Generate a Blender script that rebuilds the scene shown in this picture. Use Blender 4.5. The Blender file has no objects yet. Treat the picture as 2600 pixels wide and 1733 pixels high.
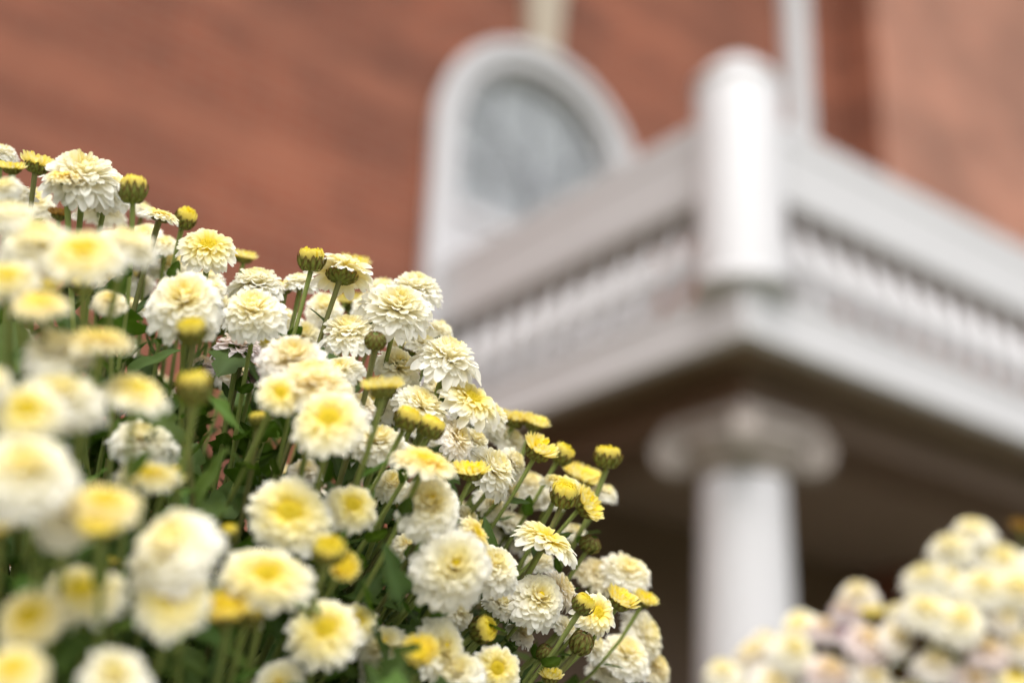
import bpy, math, random
from mathutils import Vector, Matrix

SC = bpy.context.scene
COL = SC.collection
R = math.radians

# ------------------------------------------------------------------ camera
PITCH, ROLL, CAM_Z = R(22.0), R(2.5), 0.50
_r0, _u0 = Vector((1, 0, 0)), Vector((0, -math.sin(PITCH), math.cos(PITCH)))
FWD = Vector((0, math.cos(PITCH), math.sin(PITCH)))
RIGHT = _r0 * math.cos(ROLL) + _u0 * math.sin(ROLL)
UP = _u0 * math.cos(ROLL) - _r0 * math.sin(ROLL)
EYE = Vector((0, 0, CAM_Z))
cd = bpy.data.cameras.new('camera'); cam = bpy.data.objects.new('camera', cd); COL.objects.link(cam)
m = Matrix((RIGHT, UP, -FWD)).transposed().to_4x4(); m.translation = EYE
cam.matrix_world = m
cd.sensor_width = 36; cd.lens = 48; cd.clip_start = 0.02; cd.clip_end = 2000
cd.dof.use_dof = True; cd.dof.focus_distance = 0.752; cd.dof.aperture_fstop = 2.5
SC.camera = cam
SC.cycles.max_bounces = 16; SC.cycles.diffuse_bounces = 10; SC.cycles.transmission_bounces = 12

# ------------------------------------------------------------------ sky and sun (overcast)
YAW = R(37.0)                      # the house stands turned by this angle
SUN_AZ, SUN_EL = R(177), R(60)     # azimuth clockwise from +Y
w = bpy.data.worlds.new('World'); SC.world = w; w.use_nodes = True
nt = w.node_tree; nt.nodes.clear()
sky = nt.nodes.new('ShaderNodeTexSky'); sky.sky_type = 'NISHITA'; sky.sun_disc = False
sky.sun_elevation = SUN_EL; sky.sun_rotation = SUN_AZ; sky.dust_density = 4.0; sky.air_density = 1.0
hs = nt.nodes.new('ShaderNodeHueSaturation'); hs.inputs['Saturation'].default_value = 0.22
bg = nt.nodes.new('ShaderNodeBackground'); bg.inputs['Strength'].default_value = 0.15
wo = nt.nodes.new('ShaderNodeOutputWorld')
nt.links.new(sky.outputs[0], hs.inputs['Color']); nt.links.new(hs.outputs[0], bg.inputs['Color']); nt.links.new(bg.outputs[0], wo.inputs['Surface'])
sd = bpy.data.lights.new('sun', 'SUN'); sd.energy = 0.95; sd.angle = R(50); sd.color = (1.0, 0.96, 0.9)
so = bpy.data.objects.new('sun', sd); COL.objects.link(so)
sdir = Vector((math.sin(SUN_AZ) * math.cos(SUN_EL), math.cos(SUN_AZ) * math.cos(SUN_EL), math.sin(SUN_EL)))
so.rotation_euler = sdir.to_track_quat('Z', 'Y').to_euler(); so.location = (0, 0, 20)
SC.view_settings.view_transform = 'Standard'; SC.view_settings.look = 'None'
SC.view_settings.exposure = 0.93; SC.view_settings.gamma = 1.0; SC.view_settings.use_curve_mapping = False

# ------------------------------------------------------------------ helpers
def mat(name):
    mt = bpy.data.materials.new(name); mt.use_nodes = True
    t = mt.node_tree; b = t.nodes['Principled BSDF']
    return mt, t, b
def node(t, kind, **kw):
    n = t.nodes.new(kind)
    for k, v in kw.items(): setattr(n, k, v)
    return n
def noise(t, scale, detail=3, rough=.5, coord='Object', vec=None):
    tc = node(t, 'ShaderNodeTexCoord'); n = node(t, 'ShaderNodeTexNoise')
    n.inputs['Scale'].default_value = scale; n.inputs['Detail'].default_value = detail; n.inputs['Roughness'].default_value = rough
    t.links.new(vec if vec else tc.outputs[coord], n.inputs['Vector'])
    return n
def mixc(t, a, b, fac, mode='MIX'):
    n = node(t, 'ShaderNodeMix', data_type='RGBA', blend_type=mode)
    for sock, v in ((n.inputs[0], fac), (n.inputs[6], a), (n.inputs[7], b)):
        if hasattr(v, 'is_linked'): t.links.new(v, sock)
        elif isinstance(v, (int, float)): sock.default_value = v
        else: sock.default_value = (*v, 1) if len(v) == 3 else v
    return n.outputs[2]
def bump(t, b, h, strength, dist):
    n = node(t, 'ShaderNodeBump'); n.inputs['Strength'].default_value = strength; n.inputs['Distance'].default_value = dist
    t.links.new(h, n.inputs['Height']); t.links.new(n.outputs[0], b.inputs['Normal'])

class Acc:
    def __init__(s): s.v = []; s.f = []; s.c = []
    def add(s, vs, fs, cs=None):
        o = len(s.v); s.v += vs; s.f += [tuple(i + o for i in f) for f in fs]
        s.c += cs if cs else [(0, 0, 0, 1)] * len(vs)
    def box(s, x0, x1, y0, y1, z0, z1):
        s.add([(x0, y0, z0), (x1, y0, z0), (x1, y1, z0), (x0, y1, z0), (x0, y0, z1), (x1, y0, z1), (x1, y1, z1), (x0, y1, z1)],
              [(3, 2, 1, 0), (4, 5, 6, 7), (0, 1, 5, 4), (1, 2, 6, 5), (2, 3, 7, 6), (3, 0, 4, 7)])
    def lathe(s, prof, n, cx=0, cy=0, cs=None, closed=True):
        vs = []; fs = []; cc = []
        for j, (r, z) in enumerate(prof):
            for i in range(n):
                a = 2 * math.pi * i / n; vs.append((cx + r * math.cos(a), cy + r * math.sin(a), z)); cc.append(cs[j] if cs else (0, 0, 0, 1))
        for j in range(len(prof) - 1):
            for i in range(n):
                k = (i + 1) % n; fs.append((j * n + i, j * n + k, (j + 1) * n + k, (j + 1) * n + i))
        if closed: fs.append(tuple(range(n))[::-1]); fs.append(tuple((len(prof) - 1) * n + i for i in range(n)))
        s.add(vs, fs, cc)
    def mesh(s, name, smooth=False, material=None):
        me = bpy.data.meshes.new(name); me.from_pydata(s.v, [], s.f)
        if any(c[0] or c[1] or c[2] for c in s.c):
            at = me.color_attributes.new('tint', 'FLOAT_COLOR', 'POINT')
            at.data.foreach_set('color', [x for c in s.c for x in c])
        if smooth: me.polygons.foreach_set('use_smooth', [True] * len(me.polygons))
        if material: me.materials.append(material)
        me.update(); return me
def obj(name, me, parent=None, M=None):
    o = bpy.data.objects.new(name, me); COL.objects.link(o)
    if parent: o.parent = parent
    if M is not None: o.matrix_basis = M
    return o
def thing(name, label, cat, M, group=None):
    o = obj(name, None, None, M); o.empty_display_size = .1
    o['label'] = label; o['category'] = cat
    if group: o['group'] = group
    return o
def bevel(o, wd, seg=2):
    b = o.modifiers.new('bevel', 'BEVEL'); b.width = wd; b.segments = seg; b.limit_method = 'ANGLE'

# ------------------------------------------------------------------ materials
def make_brick(name, c1, c2, c3, mortar):
    mt, t, b = mat(name)
    tc = node(t, 'ShaderNodeTexCoord'); sep = node(t, 'ShaderNodeSeparateXYZ'); t.links.new(tc.outputs['Object'], sep.inputs[0])
    add = node(t, 'ShaderNodeMath', operation='ADD'); t.links.new(sep.outputs[0], add.inputs[0]); t.links.new(sep.outputs[1], add.inputs[1])
    cmb = node(t, 'ShaderNodeCombineXYZ'); t.links.new(add.outputs[0], cmb.inputs[0]); t.links.new(sep.outputs[2], cmb.inputs[1])
    br = node(t, 'ShaderNodeTexBrick'); t.links.new(cmb.outputs[0], br.inputs['Vector'])
    br.inputs['Scale'].default_value = 1; br.inputs['Brick Width'].default_value = .215; br.inputs['Row Height'].default_value = .075
    br.inputs['Mortar Size'].default_value = .009; br.inputs['Mortar Smooth'].default_value = .2; br.inputs['Bias'].default_value = 0
    br.inputs['Color1'].default_value = (*c1, 1); br.inputs['Color2'].default_value = (*c2, 1); br.inputs['Mortar'].default_value = (*mortar, 1)
    n1 = noise(t, .9, 4, .6, vec=cmb.outputs[0])
    mp = node(t, 'ShaderNodeMapping'); mp.inputs['Scale'].default_value = (.32, 2.9, 1); t.links.new(cmb.outputs[0], mp.inputs[0])
    n2 = noise(t, 1.1, 4, .6, vec=mp.outputs[0])
    cr = node(t, 'ShaderNodeValToRGB'); cr.color_ramp.elements[0].position = .42; cr.color_ramp.elements[1].position = .66
    t.links.new(n2.outputs[0], cr.inputs[0])
    c = mixc(t, br.outputs['Color'], c3, cr.outputs[0])
    cr2 = node(t, 'ShaderNodeValToRGB'); cr2.color_ramp.elements[0].position = .36; cr2.color_ramp.elements[1].position = .64
    cr2.color_ramp.elements[0].color = (.72, .72, .72, 1); cr2.color_ramp.elements[1].color = (1.15, 1.12, 1.1, 1)
    t.links.new(n1.outputs[0], cr2.inputs[0])
    c = mixc(t, c, cr2.outputs[0], 1.0, 'MULTIPLY')
    t.links.new(c, b.inputs['Base Color']); b.inputs['Roughness'].default_value = .85
    inv = node(t, 'ShaderNodeMath', operation='SUBTRACT'); inv.inputs[0].default_value = 1; t.links.new(br.outputs['Fac'], inv.inputs[1])
    bump(t, b, inv.outputs[0], .6, .006)
    return mt
BRICK = make_brick('red_brick', (.225, .052, .021), (.145, .032, .014), (.285, .098, .053), (.23, .12, .075))
BRICK2 = make_brick('pale_red_brick', (.38, .140, .085), (.31, .112, .067), (.40, .185, .125), (.38, .27, .21))

def make_plain(name, col, rough, var=.1, scale=4, bmp=0, col2=None):
    mt, t, b = mat(name)
    n = noise(t, scale, 5, .6)
    c2 = col2 or tuple(max(0, x * (1 - var * 2)) for x in col)
    t.links.new(mixc(t, col, c2, n.outputs[0]), b.inputs['Base Color']); b.inputs['Roughness'].default_value = rough
    if bmp: bump(t, b, n.outputs[0], .4, bmp)
    return mt
WHITE = make_plain('white_paint', (.565, .55, .56), .5, .05, 3)
CAPST = make_plain('grey_beige_capital', (.38, .325, .29), .8, .1, 9, .002)  # grey-beige for the capital, darker and browner than the white shaft
STONE = make_plain('cream_stone', (.46, .385, .30), .8, .1, 9, .002)
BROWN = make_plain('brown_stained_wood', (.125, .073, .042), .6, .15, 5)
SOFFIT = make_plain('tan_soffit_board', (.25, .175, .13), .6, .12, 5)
CURTAIN = make_plain('pale_curtain', (.80, .81, .83), .9, .04, 3)
LEAD = make_plain('grey_lead', (.33, .34, .36), .5, .1, 8)
CONC = make_plain('concrete', (.36, .34, .31), .9, .15, 6, .002)
ROOF = make_plain('slate_roof', (.09, .09, .095), .8, .2, 4)
TERRA = make_plain('terracotta', (.40, .17, .09), .85, .12, 7, .001)
SOIL = make_plain('potting_soil', (.035, .024, .016), .95, .3, 40, .004)
LAWN = make_plain('lawn', (.06, .10, .025), .95, .2, 6, .01, (.10, .11, .04))

GLASS, t, b = mat('window_glass')
t.nodes.remove(b); o_ = t.nodes['Material Output']
gl = node(t, 'ShaderNodeBsdfGlossy'); gl.inputs['Roughness'].default_value = .03
tr = node(t, 'ShaderNodeBsdfTransparent'); fr = node(t, 'ShaderNodeFresnel'); fr.inputs['IOR'].default_value = 1.45
ms = node(t, 'ShaderNodeMixShader'); t.links.new(fr.outputs[0], ms.inputs[0]); t.links.new(tr.outputs[0], ms.inputs[1]); t.links.new(gl.outputs[0], ms.inputs[2])
t.links.new(ms.outputs[0], o_.inputs['Surface'])

def make_petal(name, base_yel=(.90, .75, .010)):
    mt, t, b = mat(name)
    at = node(t, 'ShaderNodeAttribute', attribute_name='tint'); sep = node(t, 'ShaderNodeSeparateColor'); t.links.new(at.outputs['Color'], sep.inputs[0])
    oi = node(t, 'ShaderNodeObjectInfo')
    cr = node(t, 'ShaderNodeValToRGB'); e = cr.color_ramp.elements
    e[0].position = 0; e[0].color = (.955, .94, .875, 1); e[1].position = 1; e[1].color = (*base_yel, 1)
    x = e.new(.18); x.color = (.955, .915, .72, 1); x = e.new(.5); x.color = (.93, .85, .38, 1)
    t.links.new(sep.outputs[0], cr.inputs[0])
    c = mixc(t, cr.outputs[0], (.20, .012, .03), sep.outputs[1])
    c = mixc(t, c, oi.outputs['Color'], 1.0, 'MULTIPLY')
    n = noise(t, 220, 2, .5)
    b.inputs['Roughness'].default_value = .55; b.inputs['Specular IOR Level'].default_value = .3
    t.links.new(c, b.inputs['Base Color'])
    bump(t, b, n.outputs[0], .12, .0006)
    tl = node(t, 'ShaderNodeBsdfTranslucent'); t.links.new(c, tl.inputs['Color'])
    ms = node(t, 'ShaderNodeMixShader'); ms.inputs[0].default_value = .5
    t.links.new(b.outputs[0], ms.inputs[1]); t.links.new(tl.outputs[0], ms.inputs[2])
    t.links.new(ms.outputs[0], t.nodes['Material Output'].inputs['Surface'])
    return mt
PETAL = make_petal('cream_petal')

def make_green(name, c1, c2, tip, trans, rough, scale):
    mt, t, b = mat(name)
    at = node(t, 'ShaderNodeAttribute', attribute_name='tint'); sep = node(t, 'ShaderNodeSeparateColor'); t.links.new(at.outputs['Color'], sep.inputs[0])
    oi = node(t, 'ShaderNodeObjectInfo')
    n = noise(t, scale, 4, .6)
    c = mixc(t, c1, c2, n.outputs[0])
    c = mixc(t, c, tip, sep.outputs[1])                       # brown margins of bracts
    c = mixc(t, c, (.10, .16, .05), sep.outputs[0])           # paler veins
    c = mixc(t, c, oi.outputs['Color'], 1.0, 'MULTIPLY')
    t.links.new(c, b.inputs['Base Color']); b.inputs['Roughness'].default_value = rough; b.inputs['Specular IOR Level'].default_value = .2
    bump(t, b, n.outputs[0], .3, .0008)
    if trans:
        tl = node(t, 'ShaderNodeBsdfTranslucent'); t.links.new(mixc(t, c, (1.3, 1.6, .5), 1.0, 'MULTIPLY'), tl.inputs['Color'])
        ms = node(t, 'ShaderNodeMixShader'); ms.inputs[0].default_value = trans
        t.links.new(b.outputs[0], ms.inputs[1]); t.links.new(tl.outputs[0], ms.inputs[2])
        t.links.new(ms.outputs[0], t.nodes['Material Output'].inputs['Surface'])
    return mt
LEAFM = make_green('mum_leaf', (.038, .072, .009), (.062, .102, .015), (.1, .05, .03), .25, .6, 60)
STEMM = make_green('mum_stem', (.165, .215, .048), (.23, .265, .075), (.1, .055, .04), 0, .65, 160)
CALYXM = make_green('mum_bract', (.17, .215, .04), (.24, .27, .06), (.13, .05, .016), .1, .6, 300)

# ------------------------------------------------------------------ ground
a = Acc(); a.add([(-400, -400, 0), (400, -400, 0), (400, 400, 0), (-400, 400, 0)], [(0, 1, 2, 3)])
o = obj('ground', a.mesh('ground', material=LAWN)); o['kind'] = 'structure'
a = Acc(); a.box(-1.2, 9.5, 0.2, 3.4, .0, .06)
HM = Matrix.Rotation(YAW, 4, 'Z')         # house frame: x along the facade, y into the house
o = obj('path', a.mesh('path', material=CONC), None, HM @ Matrix.Translation((0, -1.2, .004))); o['kind'] = 'structure'; bevel(o, .01)
PATH_Z = .064

# ------------------------------------------------------------------ brick house
WV = 6.10                                  # facade plane
UC, ZC = 4.725, 4.83                        # centre of the arch
RO, RG, ZB, ZGB = .69, .61, 3.02, 4.38     # wall opening, glass radius, opening bottom, glass bottom
PU_ = 3.917
WU = 7.86                                  # where the wing steps forward
H0 = Vector((UC, WV, 0))
house = thing('brick_house', 'red brick house with white arched window above the porch', 'house', HM @ Matrix.Translation(H0))
def arch(rad, zb, n=28):                   # left bottom, over the arch, right bottom (relative to house origin)
    return [(-rad, zb)] + [(-rad * math.cos(math.pi * i / n), ZC + rad * math.sin(math.pi * i / n)) for i in range(n + 1)] + [(rad, zb)]
def arch_ring(acc, ro, ri, zbo, zbi, y0, y1):
    po, pi_ = arch(ro, zbo), arch(ri, zbi); n = len(po)
    vs = [(x, y0, z) for x, z in po] + [(x, y0, z) for x, z in pi_] + [(x, y1, z) for x, z in po] + [(x, y1, z) for x, z in pi_]
    fs = []
    for i in range(n - 1):
        fs += [(i, i + 1, n + i + 1, n + i), (2 * n + i, 3 * n + i, 3 * n + i + 1, 2 * n + i + 1),
               (i, 2 * n + i, 2 * n + i + 1, i + 1), (n + i, n + i + 1, 3 * n + i + 1, 3 * n + i)]
    fs += [(0, n, 3 * n, 2 * n), (n - 1, 3 * n - 1, 4 * n - 1, 2 * n - 1)]
    acc.add(vs, fs)
XL, XR, ZT = -13.0, WU - UC, 9.6
a = Acc()
pts = arch(RO, ZB)
quads = [[(XL, 0), (-RO, 0), (-RO, ZT), (XL, ZT)], [(RO, 0), (XR, 0), (XR, ZT), (RO, ZT)], [(-RO, 0), (RO, 0), (RO, ZB), (-RO, ZB)]]
for i in range(1, len(pts) - 2): quads.append([pts[i], pts[i + 1], (pts[i + 1][0], ZT), (pts[i][0], ZT)])
for q in quads: a.add([(x, 0, z) for x, z in q], [(0, 1, 2, 3)])
for i in range(len(pts)):
    p, q = pts[i], pts[(i + 1) % len(pts)]
    a.add([(p[0], 0, p[1]), (q[0], 0, q[1]), (q[0], .3, q[1]), (p[0], .3, p[1])], [(0, 1, 2, 3)])
a.add([(XL, 0, 0), (XL, 8, 0), (XL, 8, ZT), (XL, 0, ZT)], [(0, 1, 2, 3)])
a.add([(XL, 8, 0), (XR, 8, 0), (XR, 8, ZT), (XL, 8, ZT)], [(0, 1, 2, 3)])
obj('wall', a.mesh('wall', material=BRICK), house)
a = Acc(); a.box(XR - .006, XR - .001, -.385, .0, 0, ZT); obj('return_wall', a.mesh('return_wall', material=BRICK), house)
a = Acc(); a.box(XR, XR + 9, -.39, 8.2, 0, ZT); obj('wing_wall', a.mesh('wing_wall', material=BRICK2), house)['label'] = 'paler brick wing stepping forward'
a = Acc(); a.box(XR - .70, XR - .46, -.10, .02, 3.02, ZT - .3); a.box(XR - .75, XR - .41, -.14, .02, ZT - .3, ZT - .05)
o = obj('pilaster', a.mesh('pilaster', material=WHITE), house); bevel(o, .012)
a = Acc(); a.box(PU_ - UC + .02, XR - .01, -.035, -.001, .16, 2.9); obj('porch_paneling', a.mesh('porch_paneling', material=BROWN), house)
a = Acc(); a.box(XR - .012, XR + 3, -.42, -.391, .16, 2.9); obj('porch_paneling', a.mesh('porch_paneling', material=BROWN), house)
a = Acc(); a.box(XL - .5, XR + 9.5, -.9, 8.6, ZT, ZT + .3); obj('cornice', a.mesh('cornice', material=WHITE), house)
a = Acc(); z0 = ZT + .3
a.add([(XL - .6, -1, z0), (XR + 9.6, -1, z0), (XR + 9.6, 8.7, z0), (XL - .6, 8.7, z0), (XL + 4, 3.9, z0 + 2.6), (XR + 5, 3.9, z0 + 2.6)],
      [(0, 1, 5, 4), (1, 2, 5), (2, 3, 4, 5), (3, 0, 4), (3, 2, 1, 0)]); obj('roof', a.mesh('roof', material=ROOF), house)
a = Acc(); arch_ring(a, .81, RO - .03, ZB, ZB, -.08, .02); arch_ring(a, .84, .76, ZB, ZB, -.11, -.078)
win = obj('window', a.mesh('window_casing', material=WHITE), house); win['label'] = 'white arched window casing'; bevel(win, .008)
a = Acc(); arch_ring(a, RO - .02, RG, ZB, ZB, -.02, .05); a.box(-RG, RG, -.018, .048, ZGB - .09, ZGB); obj('sash', a.mesh('sash', material=WHITE), win)
a = Acc(); pg = arch(RG + .01, ZGB - .01); a.add([(x, .03, z) for x, z in pg], [tuple(range(len(pg)))[::-1]]); obj('pane', a.mesh('pane', material=GLASS), win)
a = Acc(); pg = arch(RO - .002, ZGB - .2)
a.add([(x, .075 + .012 * math.sin(i * 2.1), z) for i, (x, z) in enumerate(pg)], [tuple(range(len(pg)))]); obj('curtain', a.mesh('curtain', material=CURTAIN), win)
def muntin(path, wd=.011):
    a = Acc()
    for (x0, z0), (x1, z1) in zip(path[:-1], path[1:]):
        d = Vector((x1 - x0, z1 - z0)).normalized(); nx, nz = -d.y * wd, d.x * wd
        a.add([(x0 + nx, .012, z0 + nz), (x0 - nx, .012, z0 - nz), (x1 - nx, .012, z1 - nz), (x1 + nx, .012, z1 + nz),
               (x0 + nx, .028, z0 + nz), (x0 - nx, .028, z0 - nz), (x1 - nx, .028, z1 - nz), (x1 + nx, .028, z1 + nz)],
              [(0, 1, 2, 3), (7, 6, 5, 4), (0, 4, 5, 1), (1, 5, 6, 2), (2, 6, 7, 3), (3, 7, 4, 0)])
    obj('muntin', a.mesh('muntin', material=LEAD), win)
muntin([(0, ZGB), (0, ZC + RG)])
for sgn in (-1, 1):
    muntin([(sgn * (RG - RG * 1.0 * math.cos(math.pi * .5 * i / 10)), ZGB + .1 + RG * .95 * math.sin(math.pi * .5 * i / 10)) for i in range(11)])
    muntin([(sgn * .33, ZGB), (sgn * .33, ZC + RG * .86)])
muntin([(-RG, ZC - .1), (RG, ZC - .1)])
a = Acc(); a.box(-RG - .02, -.01, .01, .04, ZB, ZGB - .08); a.box(.01, RG + .02, .01, .04, ZB, ZGB - .08)
for s in (-1, 1):
    for z0, z1 in ((ZB + .1, ZB + .55), (ZB + .65, ZGB - .2)): a.box(min(s * .1, s * .52), max(s * .1, s * .52), -.005, .011, z0, z1)
obj('panel', a.mesh('panel', material=WHITE), win)
a = Acc(); zk = ZC + .80
a.add([(-.11, -.10, zk), (.11, -.10, zk), (.16, -.10, zk + .78), (-.16, -.10, zk + .78), (-.11, .0, zk), (.11, .0, zk), (.16, .0, zk + .78), (-.16, .0, zk + .78)],
      [(0, 1, 2, 3), (7, 6, 5, 4), (0, 4, 5, 1), (1, 5, 6, 2), (2, 6, 7, 3), (3, 7, 4, 0)])
o = obj('keystone', a.mesh('keystone', material=STONE), house, Matrix.Translation((-.02, 0, 0))); bevel(o, .01)

# ------------------------------------------------------------------ porch with balcony
PU, PV, PW = 3.917, 3.591, 6.2             # outer corner, width to the right
PZ = 2.70                                  # underside of the fascia
porch = thing('porch', 'white balustraded porch with thick corner column on brick house', 'porch', HM @ Matrix.Translation((PU, PV, 0)))
D = WV - PV
a = Acc(); a.box(.0, PW, .0, D - .01, .0, .16); obj('floor', a.mesh('floor', material=CONC), porch)
a = Acc(); a.box(.06, PW, .06, D - .012, PZ + .034, PZ + .212); obj('deck', a.mesh('deck', material=BROWN), porch)
def run(acc, d0, d1, z0, z1, sides=True):  # an L of trim along left side and front between insets d0..d1
    acc.box(d0, PW, d0, d1, z0, z1); acc.box(d0, d1, d1, D - .013, z0, z1)
a = Acc(); run(a, .0, .07, PZ, PZ + .215); run(a, -.012, .30, PZ + .215, PZ + .245)
o = obj('fascia', a.mesh('fascia', material=WHITE), porch); bevel(o, .006)
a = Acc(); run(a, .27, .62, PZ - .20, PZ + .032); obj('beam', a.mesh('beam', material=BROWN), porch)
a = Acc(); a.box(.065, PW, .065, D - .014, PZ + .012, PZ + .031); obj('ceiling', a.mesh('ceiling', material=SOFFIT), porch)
# corner column with a four-cornered scroll capital
CI = .45
def column(cx):
    colm = obj('column', None, porch, Matrix.Translation((cx, CI, 0)))
    a = Acc(); prof = []
    for i in range(13):
        q = i / 12; prof.append((.215 - .028 * q ** 1.8, .34 + (2.28 - .34) * q))
    a.lathe(prof, 40); obj('shaft', a.mesh('shaft', True, WHITE), colm)
    a = Acc(); a.box(-.29, .29, -.29, .29, .158, .23); a.lathe([(.285, .23), (.30, .25), (.30, .28), (.26, .295), (.245, .31), (.255, .325), (.22, .345)], 40); obj('base', a.mesh('base', False, WHITE), colm)
    a = Acc(); a.lathe([(.19, 2.24), (.215, 2.255), (.215, 2.28), (.19, 2.29), (.24, 2.34), (.265, 2.38), (.25, 2.42)], 40)
    a.box(-.225, .225, -.225, .225, 2.42, 2.46); a.box(-.25, .25, -.25, .25, 2.46, 2.502)
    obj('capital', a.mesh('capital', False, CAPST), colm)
    for k in range(4):
        a = Acc(); ang = math.pi / 4 + k * math.pi / 2
        # a scroll: spiral band lying in the diagonal plane, thick across it
        N = 46; half = .055
        for i in range(N):
            f0, f1 = i / N, (i + 1) / N
            def sp(f):
                th = math.pi / 2 - f * 2 * math.pi * 2.3; rr = .105 * (1 - .8 * f)
                return .30 + rr * math.cos(th), 2.36 + rr * math.sin(th), th, rr
            x0, z0, t0, r0 = sp(f0); x1, z1, t1, r1 = sp(f1); th = .017
            q = [(x0, z0), (x1, z1), (x1 - th * math.cos(t1), z1 - th * math.sin(t1)), (x0 - th * math.cos(t0), z0 - th * math.sin(t0))]
            vs = [(x, -half, z) for x, z in q] + [(x, half, z) for x, z in q]
            a.add(vs, [(0, 1, 2, 3), (7, 6, 5, 4), (0, 4, 5, 1), (2, 6, 7, 3)])
        vs = []; n = 20
        for y in (-half + .012, half - .012): vs += [(.30 + .10 * math.cos(2 * math.pi * i / n), y, 2.36 + .10 * math.sin(2 * math.pi * i / n)) for i in range(n)]
        a.add(vs, [tuple(range(n)), tuple(range(n, 2 * n))[::-1]] + [(i, (i + 1) % n, n + (i + 1) % n, n + i) for i in range(n)])
        a.box(.12, .30, -half, half, 2.42, 2.462)
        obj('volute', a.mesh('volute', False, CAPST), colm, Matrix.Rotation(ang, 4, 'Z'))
column(CI); column(PW - .5)
# railing
RB = PZ + .245
rail = obj('railing', None, porch)
IN = .12                                   # railing line inset
a = Acc(); run(a, IN - .05, IN + .24, RB + .53, RB + .82); o = obj('apron', a.mesh('apron', material=WHITE), rail); bevel(o, .006)
a = Acc(); run(a, IN - .056, IN + .245, RB + .82, RB + .90); run(a, IN - .048, IN + .20, RB + .90, RB + .94)
o = obj('top_rail', a.mesh('top_rail', material=WHITE), rail); bevel(o, .012)
a = Acc(); zb = RB
a.box(-.05, .05, -.05, .05, zb - .002, zb + .035)
a.lathe([(.040, zb + .035), (.026, zb + .06), (.024, zb + .09), (.040, zb + .13), (.060, zb + .19), (.068, zb + .25), (.062, zb + .30), (.042, zb + .35), (.023, zb + .395), (.013, zb + .43), (.012, zb + .51), (.026, zb + .532)], 16)
BAL = a.mesh('baluster', material=WHITE)
n = 0; step = .172
p = .36
while p < PW - .3: obj('baluster', BAL, rail, Matrix.Translation((p, IN, 0))); p += step
p = .36
while p < D - .08: obj('baluster', BAL, rail, Matrix.Translation((IN, p, 0))); p += step
def newel(x):
    a = Acc(); a.lathe([(.215, RB - .003), (.215, RB + .03), (.195, RB + .05), (.195, RB + 1.02)], 40, x, IN)
    np_ = obj('newel_post', a.mesh('newel_post', material=WHITE), rail); bevel(np_, .006)
    for p_ in np_.data.polygons: p_.use_smooth = len(p_.vertices) == 4 and abs(p_.normal.z) < .2
    a = Acc(); a.lathe([(.19, RB + 1.0), (.205, RB + 1.02), (.20, RB + 1.05), (.15, RB + 1.11), (.08, RB + 1.17), (.01, RB + 1.205)], 40, x, IN)
    obj('post_cap', a.mesh('post_cap', True, WHITE), rail)
newel(IN); newel(PW - .16)

# ------------------------------------------------------------------ chrysanthemum pieces (unit radius, facing +Z)
TS = [0, .18, .38, .58, .74, .86, .95, 1.0]
def petal(acc, az, P0, P1, P2, wd, cup, ya, yb, brown=0, notch=False, roll=0, ts=TS, nw=4, rng=random, side=0):
    ca, sa = math.cos(az), math.sin(az)
    vs = []; cs = []
    for k, t in enumerate(ts):
        q = 1 - t
        r = q * q * P0[0] + 2 * q * t * P1[0] + t * t * P2[0]; z = q * q * P0[1] + 2 * q * t * P1[1] + t * t * P2[1]
        dr = 2 * q * (P1[0] - P0[0]) + 2 * t * (P2[0] - P1[0]); dz = 2 * q * (P1[1] - P0[1]) + 2 * t * (P2[1] - P1[1])
        L = math.hypot(dr, dz) or 1; nr, nz = -dz / L, dr / L
        pw = .42 + .58 * math.sin(min(t / .68, 1) * math.pi / 2)
        if t > .70: pw *= math.sqrt(max(0, 1 - ((t - .70) / .302) ** 2))
        if notch and t == 1.0: pw = .42
        for j in range(nw + 1):
            s = -1 + 2 * j / nw; lat = s * pw * wd
            off = cup * wd * pw * (s * s) + math.sin(roll) * lat - (.05 * wd if j % 2 == 0 else 0)
            pull = (-.05 if notch and t == 1.0 and j == nw // 2 else 0)
            rr = r + nr * off + dr / L * pull; zz = z + nz * off + dz / L * pull
            lt = lat * math.cos(roll) + side * t * t
            vs.append((rr * ca - lt * sa, rr * sa + lt * ca, zz))
            y = ya + (yb - ya) * t
            br = brown * max(max(0, (t - .6) / .4), abs(s) ** 3 * min(1, t * 1.6)) if brown else 0
            cs.append((max(0, min(1, y)), min(1, br), t, 1))
    m_ = nw + 1
    fs = [(k * m_ + j, k * m_ + j + 1, (k + 1) * m_ + j + 1, (k + 1) * m_ + j) for k in range(len(ts) - 1) for j in range(nw)]
    acc.add(vs, fs, cs)

def layers_pompom():
    out = []; L = 9
    for k in range(L):
        s = k / (L - 1); rt = math.cos(s * R(82)) ** .85; zt = -.36 + 1.02 * math.sin(s * R(84))
        out.append(dict(n=int(22 * (1 - s) + 10 * s), P0=(.10 * (1 - s) + .02, .02 + .12 * s), P1=(rt * (.62 + .35 * s), max(zt, 0) * .62 + .13 + .10 * s), P2=(rt, zt),
                        w=.185 * (1 - .38 * s), cup=.2 + .2 * s, ya=.06 + .36 * s ** 1.4, yb=.0 + .34 * s ** 2.4))
    return out
def layers_daisy():
    out = []
    for k, (n, rt, zt, w_) in enumerate(((21, 1.0, -.20, .165), (20, .95, -.04, .155), (18, .84, .12, .14), (16, .70, .25, .12), (14, .54, .31, .095))):
        out.append(dict(n=n, P0=(.20, .0 + .03 * k), P1=(rt * .62, .13 + .055 * k), P2=(rt, zt), w=w_, cup=.25, ya=.55 + .1 * k, yb=.0 + .09 * k))
    return out
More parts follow.
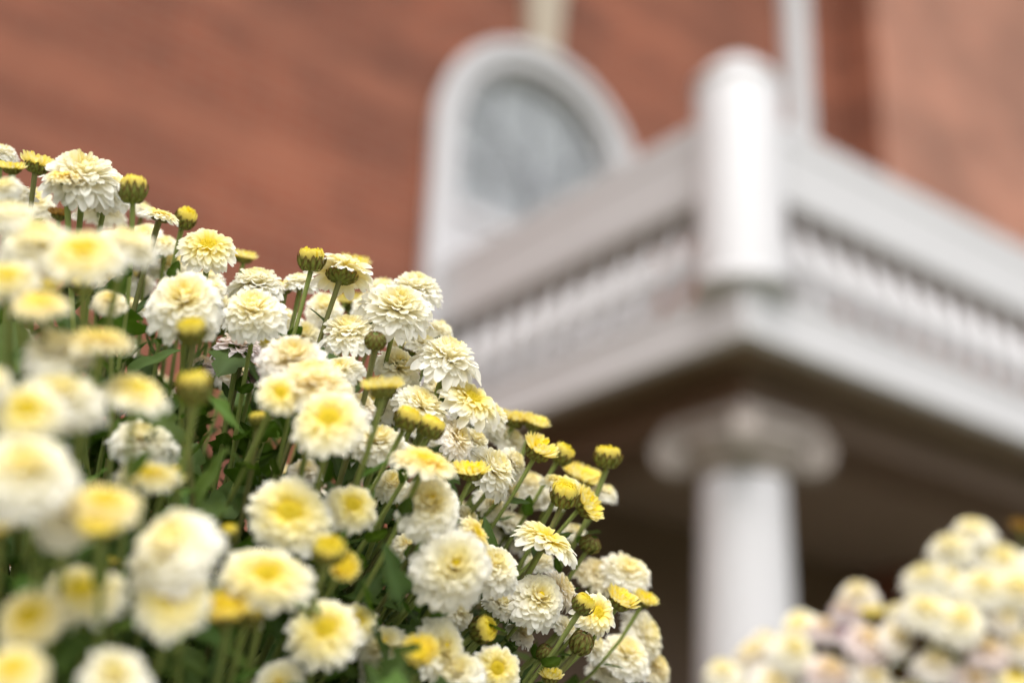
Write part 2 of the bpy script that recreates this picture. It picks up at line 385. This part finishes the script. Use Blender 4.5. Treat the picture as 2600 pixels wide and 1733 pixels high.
def layers_young():
    out = []
    for k, (n, rt, zt, w_) in enumerate(((19, 1.04, .36, .135), (18, .93, .56, .125), (16, .80, .64, .11), (14, .62, .60, .095))):
        out.append(dict(n=n, P0=(.38 - .05 * k, .0), P1=(rt * .86, .10 + .08 * k), P2=(rt, zt), w=w_, cup=.4, ya=.95, yb=.34 + .15 * k))
    return out
LAY = {'A': layers_pompom(), 'B': layers_daisy(), 'C': layers_young()}
def jit_layer(l, rng, deform=(0, 0, 0)):
    j = lambda s: 1 + rng.uniform(-s, s)
    k = j(.10); dz = rng.uniform(-.05, .05)
    return dict(P0=l['P0'], P1=(l['P1'][0] * j(.12), l['P1'][1] * j(.2)), P2=(l['P2'][0] * k, l['P2'][1] + dz), wd=l['w'] * j(.18), cup=l['cup'] * j(.6),
                ya=l['ya'] * j(.15), yb=l['yb'] * j(.3), notch=rng.random() < .45, roll=rng.gauss(0, .22), side=rng.gauss(0, .035))
def flower_mesh(kind, seed, start=0):
    rng = random.Random(seed); a = Acc()
    ph, amp = rng.uniform(0, 6.28), rng.uniform(.02, .09)
    for li, l in enumerate(LAY[kind]):
        a0 = rng.uniform(0, 6.28)
        for i in range(l['n']):
            az = a0 + 2 * math.pi * (i + rng.uniform(-.28, .28)) / l['n']; p_ = jit_layer(l, rng)
            if li < start or rng.random() < .03: continue
            w_ = amp * math.sin(2 * az + ph)
            p_['P2'] = (p_['P2'][0] * (1 + w_), p_['P2'][1] + w_ * .8)
            petal(a, az, rng=rng, **p_)
    return a.mesh('petals_' + kind, True, PETAL)
def disc_mesh(rad, z0, h, n, seed):
    rng = random.Random(seed); a = Acc()
    cs_ = [(.97, 0, 1, 1)] * 6
    a.lathe([(rad * 1.02, z0 - .12), (rad, z0), (rad * .8, z0 + h * .55), (rad * .5, z0 + h * .85), (rad * .25, z0 + h * .8), (.01, z0 + h * .62)], 18, cs=cs_, closed=False)
    for i in range(n):
        r = rad * .99 * math.sqrt((i + .5) / n); th = i * 2.399963 + rng.uniform(-.1, .1); q = r / rad
        z = z0 + h * (1 - q ** 2.4) - h * .35 * math.exp(-(q / .28) ** 2); x, y = r * math.cos(th), r * math.sin(th)
        g = rad * rng.uniform(.060, .085); hh = g * rng.uniform(1.2, 2.2); c = (.9 if q > .3 else .98, .0 if q > .3 else .12, 0, 1)
        ox, oy = x * .12, y * .12
        a.add([(x - g, y, z), (x, y - g, z), (x + g, y, z), (x, y + g, z), (x + ox - g * .6, y + oy, z + hh), (x + ox, y + oy - g * .6, z + hh), (x + ox + g * .6, y + oy, z + hh), (x + ox, y + oy + g * .6, z + hh)],
              [(0, 1, 5, 4), (1, 2, 6, 5), (2, 3, 7, 6), (3, 0, 4, 7), (4, 5, 6, 7)], [c] * 8)
    return a.mesh('disc', True, PETAL)
def calyx_mesh(rad, top, depth, seed, rows=3, spread=1.0):
    rng = random.Random(seed); a = Acc(); d0 = top - depth
    prof = [(.07, d0), (rad * .40, d0 + .07 * depth), (rad * .70, d0 + .34 * depth), (rad * .84, d0 + .68 * depth), (rad * .86, top - .02)]
    a.lathe(prof, 16, cs=[(0, .0, .2, 1)] * 5, closed=False)
    for k in range(rows):
        n = 11
        for i in range(n):
            az = 2 * math.pi * (i + .5 * k + rng.uniform(-.2, .2)) / n; q = k / max(1, rows - 1)
            P0 = (rad * (.35 + .42 * q), d0 + depth * (.02 + .28 * q)); P2 = (rad * (.80 + .24 * q) * spread * rng.uniform(.94, 1.1), d0 + depth * (.48 + .62 * q) * rng.uniform(.92, 1.08))
            P1 = (rad * (.86 + .22 * q), d0 + depth * (.02 + .34 * q))
            petal(a, az, P0, P1, P2, rad * .19, -.25, 0, 0, brown=.95, ts=[0, .3, .6, .85, 1.0], nw=4, rng=rng, roll=rng.gauss(0, .12))
    return a.mesh('calyx', True, CALYXM)
def bud_top_mesh(seed):
    rng = random.Random(seed); a = Acc()
    for (n, P0, P1, P2, w_, y) in ((20, (.78, -.15), (1.06, .50), (.74, .80), .16, (.62, .85)), (16, (.6, .0), (.84, .78), (.52, .86), .15, (.9, .9)), (12, (.4, .1), (.54, .86), (.28, .76), .13, (.95, .95)), (7, (.2, .1), (.26, .70), (.1, .62), .1, (1, 1))):
        for i in range(n):
            j = rng.uniform(.9, 1.1)
            petal(a, 2 * math.pi * (i + rng.uniform(-.25, .25)) / n, P0, (P1[0] * j, P1[1] * rng.uniform(.9, 1.1)), (P2[0] * j, P2[1] * rng.uniform(.85, 1.15)), w_ * rng.uniform(.85, 1.15), .25, y[0], y[1], ts=[0, .3, .6, .85, 1.0], nw=2, rng=rng)
    return a.mesh('bud_petals', True, PETAL)
def green_bud_mesh(seed):
    rng = random.Random(seed); a = Acc()
    prof = [(max(.02, .90 * math.sin(th)), -.90 * math.cos(th)) for th in [R(x) for x in (4, 25, 50, 75, 100, 125, 150, 174)]]
    a.lathe(prof, 16, cs=[(0, .0, .2, 1)] * 6 + [(.4, 0, .2, 1)] * 2, closed=False)
    for k, (t0, t1, n) in enumerate(((8, 74, 9), (34, 104, 10), (62, 138, 11), (90, 160, 11))):
        for i in range(n):
            q = lambda d, s: (s * math.sin(R(d)), -s * math.cos(R(d)))
            mid = (t0 + t1) / 2; sc = 1 / math.cos(R((t1 - t0) / 2))
            petal(a, 2 * math.pi * (i + .5 * k + rng.uniform(-.15, .15)) / n, q(t0, .93), q(mid, 1.03 * sc), q(t1 * rng.uniform(.96, 1.05), 1.0), .22, -.3, 0, 0, brown=1.0, ts=[0, .25, .5, .75, .9, 1.0], nw=4, rng=rng, roll=rng.gauss(0, .08))
    return a.mesh('green_bud', True, CALYXM)
def leaf_mesh(seed, lobed):
    rng = random.Random(seed); a = Acc(); NT, NW = 12, 4; vs = []; cs = []
    bend = rng.uniform(-.25, .35); fold = rng.uniform(.1, .35)
    for k in range(NT + 1):
        t = k / NT
        wv = .205 * math.sin(math.pi * min(1, t ** .75)) ** .8 + .03 * (1 - t)
        if t < .12: wv = .035
        if lobed: wv *= 1.15 * (1 + .30 * math.sin(t * 17 + seed)) if .2 < t < .9 else 1
        else: wv *= 1 + .05 * math.sin(t * 25 + seed)
        for j in range(NW + 1):
            s = -1 + 2 * j / NW
            z = bend * t * t * .6 + fold * abs(s) * wv - .02 * math.sin(t * 14) * abs(s)
            vs.append((s * wv, t - (.05 if lobed else .02) * abs(s) * math.sin(t * 17 + seed), z)); cs.append((.55 if j == 2 else (.12 if k % 3 == 0 else 0), .5 * max(0, t - .93) / .07 * rng.random(), .5, 1))
    m_ = NW + 1
    fs = [(k * m_ + j, k * m_ + j + 1, (k + 1) * m_ + j + 1, (k + 1) * m_ + j) for k in range(NT) for j in range(NW)]
    a.add(vs, fs, cs); return a

FM = {k: [flower_mesh(k, 11 * i + ord(k)) for i in range(n)] for k, n in (('A', 7), ('B', 6), ('C', 5))}
FX = {k: [flower_mesh(k, 500 + 7 * i + ord(k), 2) for i in range(4)] for k in 'AB'}
PX = {}
for k in 'AB':
    for li in (0, 1):
        PX[k, li] = []
        for i in range(6):
            a = Acc(); rng = random.Random(i * 31 + li); petal(a, 0, ts=[0, .1, .2, .35, .5, .62, .74, .84, .92, .97, 1.0], nw=6, **jit_layer(LAY[k][li], rng)); PX[k, li].append(a.mesh('petal', True, PETAL))
DISC = {'A': [disc_mesh(.10, .46, .06, 20, i) for i in range(2)], 'B': [disc_mesh(.34, .13, .13, 110, i) for i in range(3)], 'C': [disc_mesh(.50, .26, .12, 120, i) for i in range(2)]}
CAL = {'A': [calyx_mesh(.34, .02, .24, i, 3, 1.05) for i in range(2)], 'B': [calyx_mesh(.42, .03, .28, 5 + i, 3, 1.12) for i in range(3)], 'C': [calyx_mesh(.60, .14, .52, 9 + i) for i in range(3)], 'D': [calyx_mesh(.97, .28, 1.2, 14 + i) for i in range(3)]}
CDEP = {'A': .22, 'B': .25, 'C': .38, 'D': .92, 'E': .95, 'F': .22}
BUDT = [bud_top_mesh(i) for i in range(3)]; BUDG = [green_bud_mesh(i) for i in range(3)]
LEAFA = [leaf_mesh(i, False) for i in range(4)] + [leaf_mesh(7 + i, True) for i in range(4)]
LEAF = [l.mesh('leaf', True, LEAFM) for l in LEAFA]
a = Acc(); a.lathe([(1, 0), (.9, .3)], 4); 

FPX = 2352 * 48 / 36
def at(x, y, d):                           # where a sight line measured in the photograph meets depth d
    return EYE + (RIGHT * ((x - 1176) / FPX) - UP * ((y - 784) / FPX) + FWD) * d
def toframe(p):
    q = p - EYE; d = q.dot(FWD); return 1176 + FPX * q.dot(RIGHT) / d, 784 - FPX * q.dot(UP) / d, d
FACE = {'U': (.05, 1, .1), 'UT': (.1, .85, .5), 'T': (.1, .6, .8), 'TT': (.12, .35, .95), 'UR': (.42, .88, .15), 'R': (.75, .6, .22), 'RT': (.55, .55, .65), 'UL': (-.25, .95, .15),
        'B': (.22, .84, -.42), 'UB': (.15, .97, -.12), 'UUR': (.22, .96, .12), 'RR': (.9, .38, .3), 'URT': (.4, .75, .5)}
TONE = {'': (1, 1, 1, 1), 'y': (1, .97, .86, 1), 'p': (.92, .86, .93, 1), 'pp': (.72, .50, .66, 1), 'w': (.97, .955, .985, 1), 'd': (.35, .22, .12, 1), 'g': (.9, .9, .8, 1)}

def tube(pts, rads, ns=7, tint=(0, 0, 0, 1)):
    a = Acc(); vs = []; cs = []
    up = Vector((.3, .2, 1)).normalized()
    for i, p in enumerate(pts):
        tg = (pts[min(i + 1, len(pts) - 1)] - pts[max(i - 1, 0)]).normalized()
        sx = tg.cross(Vector((.83, .55, .1))).normalized(); sy = tg.cross(sx)
        for k in range(ns):
            an = 2 * math.pi * k / ns; rr = rads[i] * (1 + (.12 if k % 2 else -.08))
            vs.append(tuple(p + sx * math.cos(an) * rr + sy * math.sin(an) * rr)); cs.append(tint)
    fs = [(i * ns + k, i * ns + (k + 1) % ns, (i + 1) * ns + (k + 1) % ns, (i + 1) * ns + k) for i in range(len(pts) - 1) for k in range(ns)]
    a.add(vs, fs, cs); return a

class Bush:
    def __init__(s, name, label, base, seed, leaf_limit, leaf_scale=1.0):
        s.rng = random.Random(seed); s.base = Vector(base); s.leaves = []; s.leaf_limit = leaf_limit; s.ls = leaf_scale
        s.root = thing(name, label, 'flowers', Matrix.Translation(s.base)); s.inv = Matrix.Translation(-s.base)
        s.n = 0
    def flower(s, pos, rad, kind, face, tone='', explode=False, stem=True):
        rng = s.rng; n = face.normalized(); i = s.n; s.n += 1
        q = n.to_track_quat('Z', 'Y').to_matrix().to_4x4()
        shift = {'A': .16, 'B': .02, 'C': .12, 'D': -.15, 'E': 0, 'F': .1}[kind]
        org = pos - n * rad * shift
        asp = rng.uniform(.9, 1.11); shear = Matrix.Identity(4); shear[2][0] = rng.gauss(0, .12); shear[2][1] = rng.gauss(0, .12)
        M = s.inv @ Matrix.Translation(org) @ q @ Matrix.Rotation(rng.uniform(0, 6.28), 4, 'Z') @ Matrix.Diagonal((rad * asp, rad / asp, rad * rng.uniform(.86, 1.12), 1)) @ shear
        tone_c = list(TONE[tone]); v = rng.uniform(.95, 1.03)
        for k in range(3): tone_c[k] *= v
        def fin(o, col=True):
            o.color = tone_c if col else (v, v, v, 1); return o
        if kind in 'ABC':
            me = rng.choice(FX[kind] if explode else FM[kind])
            f = fin(obj('flower', me, s.root, M))
            fin(obj('disc', rng.choice(DISC[kind]), f)); fin(obj('calyx', rng.choice(CAL[kind]), f), False)
            if explode:
                for li in (0, 1):
                    nn = LAY[kind][li]['n']; a0 = rng.uniform(0, 6.28)
                    for k in range(nn):
                        fin(obj('petal', rng.choice(PX[kind, li]), f, Matrix.Rotation(a0 + 2 * math.pi * (k + rng.uniform(-.25, .25)) / nn, 4, 'Z') @ Matrix.Rotation(rng.gauss(0, .09), 4, 'Y') @ Matrix.Scale(rng.uniform(.92, 1.08), 4)))
            if tone == 'd': f['label'] = 'withered brown flower head'
        elif kind == 'D':
            f = fin(obj('bud', rng.choice(BUDT), s.root, M)); fin(obj('calyx', rng.choice(CAL['D']), f), False); f['label'] = 'half-open yellow bud'
        else:
            f = fin(obj('bud', rng.choice(BUDG), s.root, M), False); f['label'] = 'closed green bud'
        if not stem: return f
        e = org - n * rad * CDEP[kind] * .98
        rim = Vector((rng.gauss(0, .03), rng.gauss(0, .03), 0)); b0 = s.base + rim + Vector((0, 0, -.02))
        L = (e - b0).length
        sd = (n * .6 + (e - b0).normalized() * .6 + Vector((0, 0, .25))).normalized()
        c1 = b0 + ((e - b0) * .35 + Vector((0, 0, .10 * L))) + Vector((rng.gauss(0, .012), rng.gauss(0, .012), 0)); c2 = e - sd * L * .32
        N = 16; pts = []; wp_ = rng.uniform(0, 6.28); wv_ = Vector((rng.gauss(0, .009), rng.gauss(0, .009), rng.gauss(0, .006)))
        for k in range(N + 1):
            t = k / N; q_ = 1 - t
            wob = wv_ * (math.sin(t * 7 + wp_) * t * q_ * 2.2)
            pts.append(b0 * q_ ** 3 + c1 * 3 * q_ * q_ * t + c2 * 3 * q_ * t * t + e * t ** 3 + wob)
        r0 = rng.uniform(.0010, .0014); rads = [r0 * (1.35 - .4 * k / N) for k in range(N + 1)]; rads[-1] = r0 * 1.25
        loc = [p - s.base for p in pts]
        tint = (0, rng.choice((0, 0, 0, 0, 0, .12, .45)), 0, 1)
        st = obj('stem', tube(loc, rads, tint=tint if tint[1] else (0, .01, 0, 1)).mesh('stem', True, STEMM), s.root); st.color = (v, v, v, 1)
        nl = rng.choice((5, 6, 7, 8)) if kind != 'E' else 2
        for k in range(nl):
            t = .50 + .455 * (k + rng.uniform(.1, .9)) / nl; i0 = min(N - 1, int(t * N)); p = pts[i0].lerp(pts[i0 + 1], t * N - i0)
            tg = (pts[i0 + 1] - pts[i0]).normalized(); sidev = tg.cross(Vector((rng.gauss(0, 1), rng.gauss(0, 1), rng.gauss(0, 1)))).normalized()
            d = (tg * rng.uniform(.5, 1.1) + sidev).normalized(); size = (rng.uniform(.013, .019) if t > .82 else rng.uniform(.02, .034)) * s.ls
            s.leaf(p, d, tg, size, lob=t < .78)
        return f
    def leaf(s, p, d, upish, size, lob=True):
        x = d.cross(upish).normalized(); z = x.cross(d).normalized()
        Mx = Matrix((x, d, z)).transposed().to_4x4()
        M = s.inv @ Matrix.Translation(p) @ Mx @ Matrix.Diagonal((size * s.rng.uniform(.85, 1.25), size, size, 1))
        s.leaves.append(((p + d * size * .5 - EYE).length, M, s.rng.randrange(4) + (4 if lob and s.rng.random() < .7 else 0)))
    def finish(s):
        s.leaves.sort(key=lambda l: l[0])
        vis = []; rest = []
        for l in s.leaves:
            x, y, d = toframe(s.root.matrix_basis @ l[1].translation)
            (vis if -60 < x < 2412 and -60 < y < 1640 and len(vis) < s.leaf_limit else rest).append(l)
        for dist, M, k in vis:
            o = obj('leaf', LEAF[k], s.root, M); g = s.rng.uniform(.7, 1.7); o.color = (g * s.rng.uniform(.85, 1.15), g, g * .9, 1)
        a = Acc()
        for dist, M, k in rest:
            src = LEAFA[k]; a.add([tuple(M @ Vector(v)) for v in src.v], src.f, src.c)
        if rest: o = obj('foliage', a.mesh('foliage', True, LEAFM), s.root); o['kind'] = 'stuff'

def pot(M, r, h, label):
    t_ = thing('flower_pot', label, 'pot', M)
    a = Acc(); a.lathe([(r * .68, 0), (r * .93, h * .82), (r * .93, h * .82), (r * 1.04, h * .82), (r * 1.06, h), (r * .94, h), (r * .9, h * .8), (r * .64, .03)], 48)
    obj('body', a.mesh('body', False, TERRA), t_)
    a = Acc(); a.lathe([(r * .905, h - .05), (r * .5, h - .025), (.01, h - .02)], 32, closed=False); obj('soil', a.mesh('soil', True, SOIL), t_)

# ------------------------------------------------------------------ main bush
B1 = Vector((-.25, .84, .40))
bush = Bush('chrysanthemum_bush', 'large full mound of cream chrysanthemums with bright yellow buds and daisy-like yellow centres', B1, 3, 290)
FL = '''0 352 85 A .80 U
27 385 62 C .72 U
85 378 80 C .74 UB
188 405 175 A .725 UT
250 430 125 A .74 URT
150 410 100 B .715 U y
305 440 62 D .705 U
75 462 105 A .83 UT
135 492 52 C .80 U d
230 485 120 A .85 U
330 480 60 A .86 UR
368 497 100 B .775 UB
425 505 50 D .80 UR
330 540 90 A .83 UT
478 572 145 B .765 UT
20 500 140 A .58 U
85 560 175 A .575 UT
192 588 185 B .555 UT
292 562 145 A .59 UR
345 600 70 A .85 R
15 645 140 B .545 UT
105 648 95 C .57 UT
92 700 125 B .54 UT y
190 660 48 D .66 U
425 690 178 A .685 UT
590 650 135 A .785 U
583 712 152 A .725 UT
440 765 66 D .62 UT
130 805 165 A .55 UT
228 788 150 B .545 U y
548 795 115 A .765 U p
715 600 60 D .74 U
785 628 140 B .752 B x
690 648 85 A .80 U
812 605 75 C .86 UUR
655 660 50 C .80 U
955 662 130 A .80 UUR
912 705 165 A .752 UT x
805 690 60 C .86 U
800 762 140 A .742 UT x
675 825 165 A .685 UT w
862 783 46 E .715 UT
915 842 115 A .765 URT
975 790 90 A .80 UR
1030 822 155 A .755 UUR x
1080 920 150 B .75 URT x
1130 950 90 A .79 R
720 880 185 A .655 U y
757 968 180 B .625 T
640 905 110 B .64 RT
880 890 96 C .665 UB
935 966 62 D .69 UR
988 985 60 D .70 UR
970 930 125 A .74 UR
1050 1005 110 A .74 R w
1132 1075 140 A .762 R
870 1015 125 A .71 UT
975 1062 150 B .665 UUR y
1083 1082 84 C .72 UUR
985 1160 155 A .672 T
1180 962 70 C .845 U
1226 970 68 C .84 U
1237 1032 92 C .79 UR
1290 1045 52 D .825 UR
1395 1053 62 D .82 U
1335 1092 100 C .865 UR
1290 1112 95 B .80 UR
1215 1112 95 A .865 U
1170 1010 90 A .85 UR
1295 1140 66 D .77 UUR
1347 1158 96 C .79 R
1390 1130 65 A .87 UR
1255 1150 80 A .87 U
1252 1243 155 B .752 UR x
1110 1215 44 C .75 R
1040 1300 190 A .66 T
1132 1300 140 A .715 RT
1090 1225 90 B .70 R y
1237 1372 140 A .742 RT
1290 1350 100 A .772 R w
1368 1408 118 B .757 RT x
1338 1390 48 D .735 UR
1335 1476 52 E .742 UR
1250 1498 36 E .742 UR
1425 1378 84 C .785 UR
1480 1376 54 C .825 UR
1440 1312 115 A .865 UR
1372 1322 110 A .87 UR y
1355 1250 46 E .80 UR
1480 1455 115 A .865 R
1440 1498 135 A .845 UR
1505 1530 95 A .87 R y
1395 1540 90 A .85 UR
1105 1448 64 D .71 R
1140 1535 118 B .70 T
1265 1553 58 C .735 UUR
1150 1385 80 A .74 UR
1015 1490 150 A .665 RT
965 1500 95 C .625 UT y
885 1490 135 A .67 UT
745 1450 175 B .60 T
815 1430 115 B .645 URT
665 1180 195 B .62 T
808 1165 130 B .65 RT
755 1268 72 D .585 UT
787 1302 80 C .62 RT
612 1325 185 B .57 T
400 1258 215 A .525 UT
398 1372 185 B .52 T
522 1400 115 C .56 UT y
572 1412 62 D .58 UR
190 1362 195 B .52 UT
70 1420 150 B .50 T y
262 1300 46 D .60 U
60 1080 230 A .48 UT
150 1185 150 A .50 UT
240 1162 165 B .50 UT y
225 1208 100 C .49 UT
340 1095 135 B .58 UT
392 1098 66 C .60 RT
330 1010 150 A .645 UT
140 912 175 A .53 UT
65 950 165 B .50 T
310 902 172 B .55 UUR
447 897 78 D .58 U
592 965 38 D .66 U
525 1226 42 D .60 U
30 1545 160 B .46 UT y
262 1562 180 A .48 UT
-10 1210 80 C .50 UT
880 1545 110 A .665 UT
1055 1545 125 A .66 UT
-15 880 100 A .50 UT
300 705 90 A .80 U
465 840 75 A .79 U p
580 860 50 A .79 U pp
40 770 80 A .72 U
10 430 80 A .66 UT
600 1400 80 A .64 UT
480 640 70 A .82 U
640 1570 120 A .60 T
1180 1200 70 A .86 U y
1240 1290 80 A .84 U
1320 1220 60 A .86 UR
1060 880 60 A .82 UR
120 590 110 A .84 UT
255 640 110 A .83 UT
60 610 110 A .80 UT
400 610 90 A .84 UT
310 650 100 A .86 UT
500 705 90 A .83 UT
640 735 95 A .82 UT
745 705 95 A .84 UT
700 770 100 A .83 UT
540 860 90 A .83 UT w
850 700 90 A .84 UT
230 430 130 A .84 U
20 455 100 A .74 UT
860 930 110 A .78 UT
1010 900 100 A .80 URT
1130 1150 90 A .82 R
1070 1190 80 A .80 R
450 560 60 A .85 UR
620 790 70 B .80 UT
780 850 100 A .72 UT
830 930 90 A .73 URT w
900 1110 90 A .73 UT
1000 1110 90 A .75 UR
1180 1060 90 A .80 R
1090 1010 80 A .78 R
1170 1130 70 A .81 R
930 880 80 A .78 UT
1010 760 80 A .82 UR
880 660 70 A .84 U
1050 1400 90 A .72 R
1200 1450 80 A .77 R w
1300 1440 80 A .80 R
1360 1480 90 A .82 R
940 1250 90 A .72 UT
700 1080 80 A .70 UT w
480 660 80 A .80 UT
560 590 60 C .84 U
380 560 70 A .83 UT
30 520 80 C .60 UT
250 690 80 A .66 UT y'''
for line in FL.split('\n'):
    q = line.split(); x, y, dp, kind, d, fc = float(q[0]), float(q[1]), float(q[2]), q[3], float(q[4]), FACE[q[5]]
    tone = ''.join(q[6:]).replace('x', ''); rng = bush.rng
    f = Vector(fc) + Vector((rng.gauss(0, .07), rng.gauss(0, .07), rng.gauss(0, .07)))
    bush.flower(at(x, y, d), dp * .51 * d / FPX, kind, RIGHT * f.x + UP * f.y - FWD * f.z, tone, 'x' in q[6:])
# the rest of the mound, behind and beside what the photograph shows
SIL = [(-600, 330), (0, 345), (190, 365), (320, 440), (440, 505), (540, 580), (660, 640), (830, 640), (1000, 690), (1100, 840), (1260, 990), (1400, 1110), (1480, 1330), (1520, 1568), (1560, 1900)]
def sil(x):
    for (x0, y0), (x1, y1) in zip(SIL[:-1], SIL[1:]):
        if x0 <= x <= x1: return y0 + (y1 - y0) * (x - x0) / (x1 - x0)
    return 1e9 if x > 1560 else 330
rng = random.Random(77); cnt = 0; tries = 0
while cnt < 120 and tries < 4000:
    tries += 1
    th = rng.uniform(0, 6.28); el = math.asin(rng.uniform(.12, 1)); k = rng.uniform(.93, 1.02)
    n = Vector((math.cos(th) * math.cos(el), math.sin(th) * math.cos(el), math.sin(el)))
    p = B1 + Vector((n.x * .37, n.y * .37, n.z * .47)) * k
    x, y, d = toframe(p)
    inside = -110 < x < 2460 and -110 < y < 1680
    if inside and (d < .79 or y < sil(x) + 75): continue
    if not inside and y < sil(x) + 60: continue
    if d < .30: continue
    bush.flower(p, rng.uniform(.016, .0205), rng.choice('AAAABBC'), (n + Vector((0, 0, .4))) + Vector((rng.gauss(0, .1), rng.gauss(0, .1), 0))); cnt += 1
# inner leaves that fill the mound
for i in range(3600):
    th = rng.uniform(0, 6.28); el = math.asin(rng.uniform(-.05, 1)); k = rng.uniform(.30, .95)
    n = Vector((math.cos(th) * math.cos(el), math.sin(th) * math.cos(el), math.sin(el)))
    p = B1 + Vector((n.x * .36, n.y * .36, n.z * .45 + .01)) * k
    x, y, d = toframe(p)
    if y < sil(x) + 75: continue
    sv = n.cross(Vector((rng.gauss(0, 1), rng.gauss(0, 1), rng.gauss(0, 1)))).normalized()
    bush.leaf(p, (n * .5 + sv + Vector((0, 0, .2))).normalized(), n, rng.uniform(.022, .042))
bush.finish()
pot(Matrix.Translation((B1.x, B1.y, PATH_Z)), .17, B1.z - PATH_Z + .02, 'terracotta pot holding the full chrysanthemum mound with yellow buds')

# ------------------------------------------------------------------ second bush, farther back
B2 = Vector((.64, 1.62, .40))
bush2 = Bush('chrysanthemum_bush', 'paler chrysanthemum mound with pinkish faded blooms just below the porch column', B2, 9, 60, 1.1)
FL2 = '''2235 1218 100 A 1.44 U
2185 1262 110 A 1.42 UL
2125 1325 110 A 1.40 UL
2060 1400 60 A 1.42 UL
2300 1285 115 A 1.42 UT
2348 1212 60 C 1.46 U d
2255 1345 120 A 1.38 UT
2125 1405 125 A 1.37 UT
2205 1425 125 A 1.36 UT
2335 1355 120 A 1.38 UT
1970 1362 100 A 1.45 UL w
1945 1400 90 A 1.44 UL p
2000 1405 70 C 1.43 U
1900 1440 95 A 1.44 U p
1835 1435 95 A 1.46 UL
1735 1500 115 A 1.45 UL w
1660 1545 110 A 1.44 UL
1820 1495 115 A 1.42 UT
1995 1475 115 A 1.40 UT p
1945 1445 50 A 1.43 U pp
2060 1460 100 A 1.39 UT w
2150 1525 105 A 1.36 UT w
2265 1490 115 A 1.36 UT p
2345 1480 110 A 1.36 UT w
1905 1545 115 A 1.40 UT p
1780 1565 110 A 1.41 UT w
2005 1560 105 A 1.38 UT w
2235 1565 110 A 1.35 UT p
2330 1560 110 B 1.35 UT
1690 1600 110 A 1.42 UT
2100 1600 110 A 1.37 UT
1880 1620 110 A 1.39 UT
2310 1420 90 A 1.37 UT w
1700 1560 90 A 1.45 U p
1760 1470 70 A 1.48 U w
2180 1330 90 A 1.40 UT
2400 1300 115 A 1.40 UT
2420 1420 115 A 1.38 UT
2440 1540 115 A 1.37 T'''
for line in FL2.split('\n'):
    q = line.split(); x, y, dp, kind, d, fc = float(q[0]), float(q[1]), float(q[2]), q[3], float(q[4]), FACE[q[5]]; rng2 = bush2.rng
    f = Vector(fc) + Vector((rng2.gauss(0, .1), rng2.gauss(0, .1), rng2.gauss(0, .1)))
    bush2.flower(at(x, y, d), dp * .5 * d / FPX, kind, RIGHT * f.x + UP * f.y - FWD * f.z, ''.join(q[6:]))
SIL2 = [(1500, 1700), (1600, 1560), (1830, 1410), (1970, 1340), (2060, 1400), (2130, 1280), (2235, 1190), (2352, 1210), (3200, 1210)]
def sil2(x):
    for (x0, y0), (x1, y1) in zip(SIL2[:-1], SIL2[1:]):
        if x0 <= x <= x1: return y0 + (y1 - y0) * (x - x0) / (x1 - x0)
    return 1e9 if x < 1500 else 1210
cnt = tries = 0
while cnt < 120 and tries < 4000:
    tries += 1
    th = rng.uniform(0, 6.28); el = math.asin(rng.uniform(.1, 1))
    n = Vector((math.cos(th) * math.cos(el), math.sin(th) * math.cos(el), math.sin(el)))
    p = B2 + Vector((n.x * .36, n.y * .36, n.z * .47)) * rng.uniform(.93, 1.02); x, y, d = toframe(p)
    inside = -100 < x < 2400 and y < 1620
    if y < sil2(x) + 60 or (inside and d < 1.46): continue
    bush2.flower(p, rng.uniform(.018, .025), rng.choice('AAAABBC'), n + Vector((0, 0, .4))); cnt += 1
for i in range(1100):
    th = rng.uniform(0, 6.28); el = math.asin(rng.uniform(-.05, 1)); k = rng.uniform(.3, .88)
    n = Vector((math.cos(th) * math.cos(el), math.sin(th) * math.cos(el), math.sin(el)))
    p = B2 + Vector((n.x * .35, n.y * .35, n.z * .45 + .01)) * k; x, y, d = toframe(p)
    if y < sil2(x) + 70: continue
    sv = n.cross(Vector((rng.gauss(0, 1), rng.gauss(0, 1), rng.gauss(0, 1)))).normalized()
    bush2.leaf(p, (n * .5 + sv + Vector((0, 0, .2))).normalized(), n, rng.uniform(.03, .055))
bush2.finish()
pot(Matrix.Translation((B2.x, B2.y, PATH_Z)), .17, B2.z - PATH_Z + .02, 'terracotta pot holding the paler chrysanthemum mound with pinkish blooms')
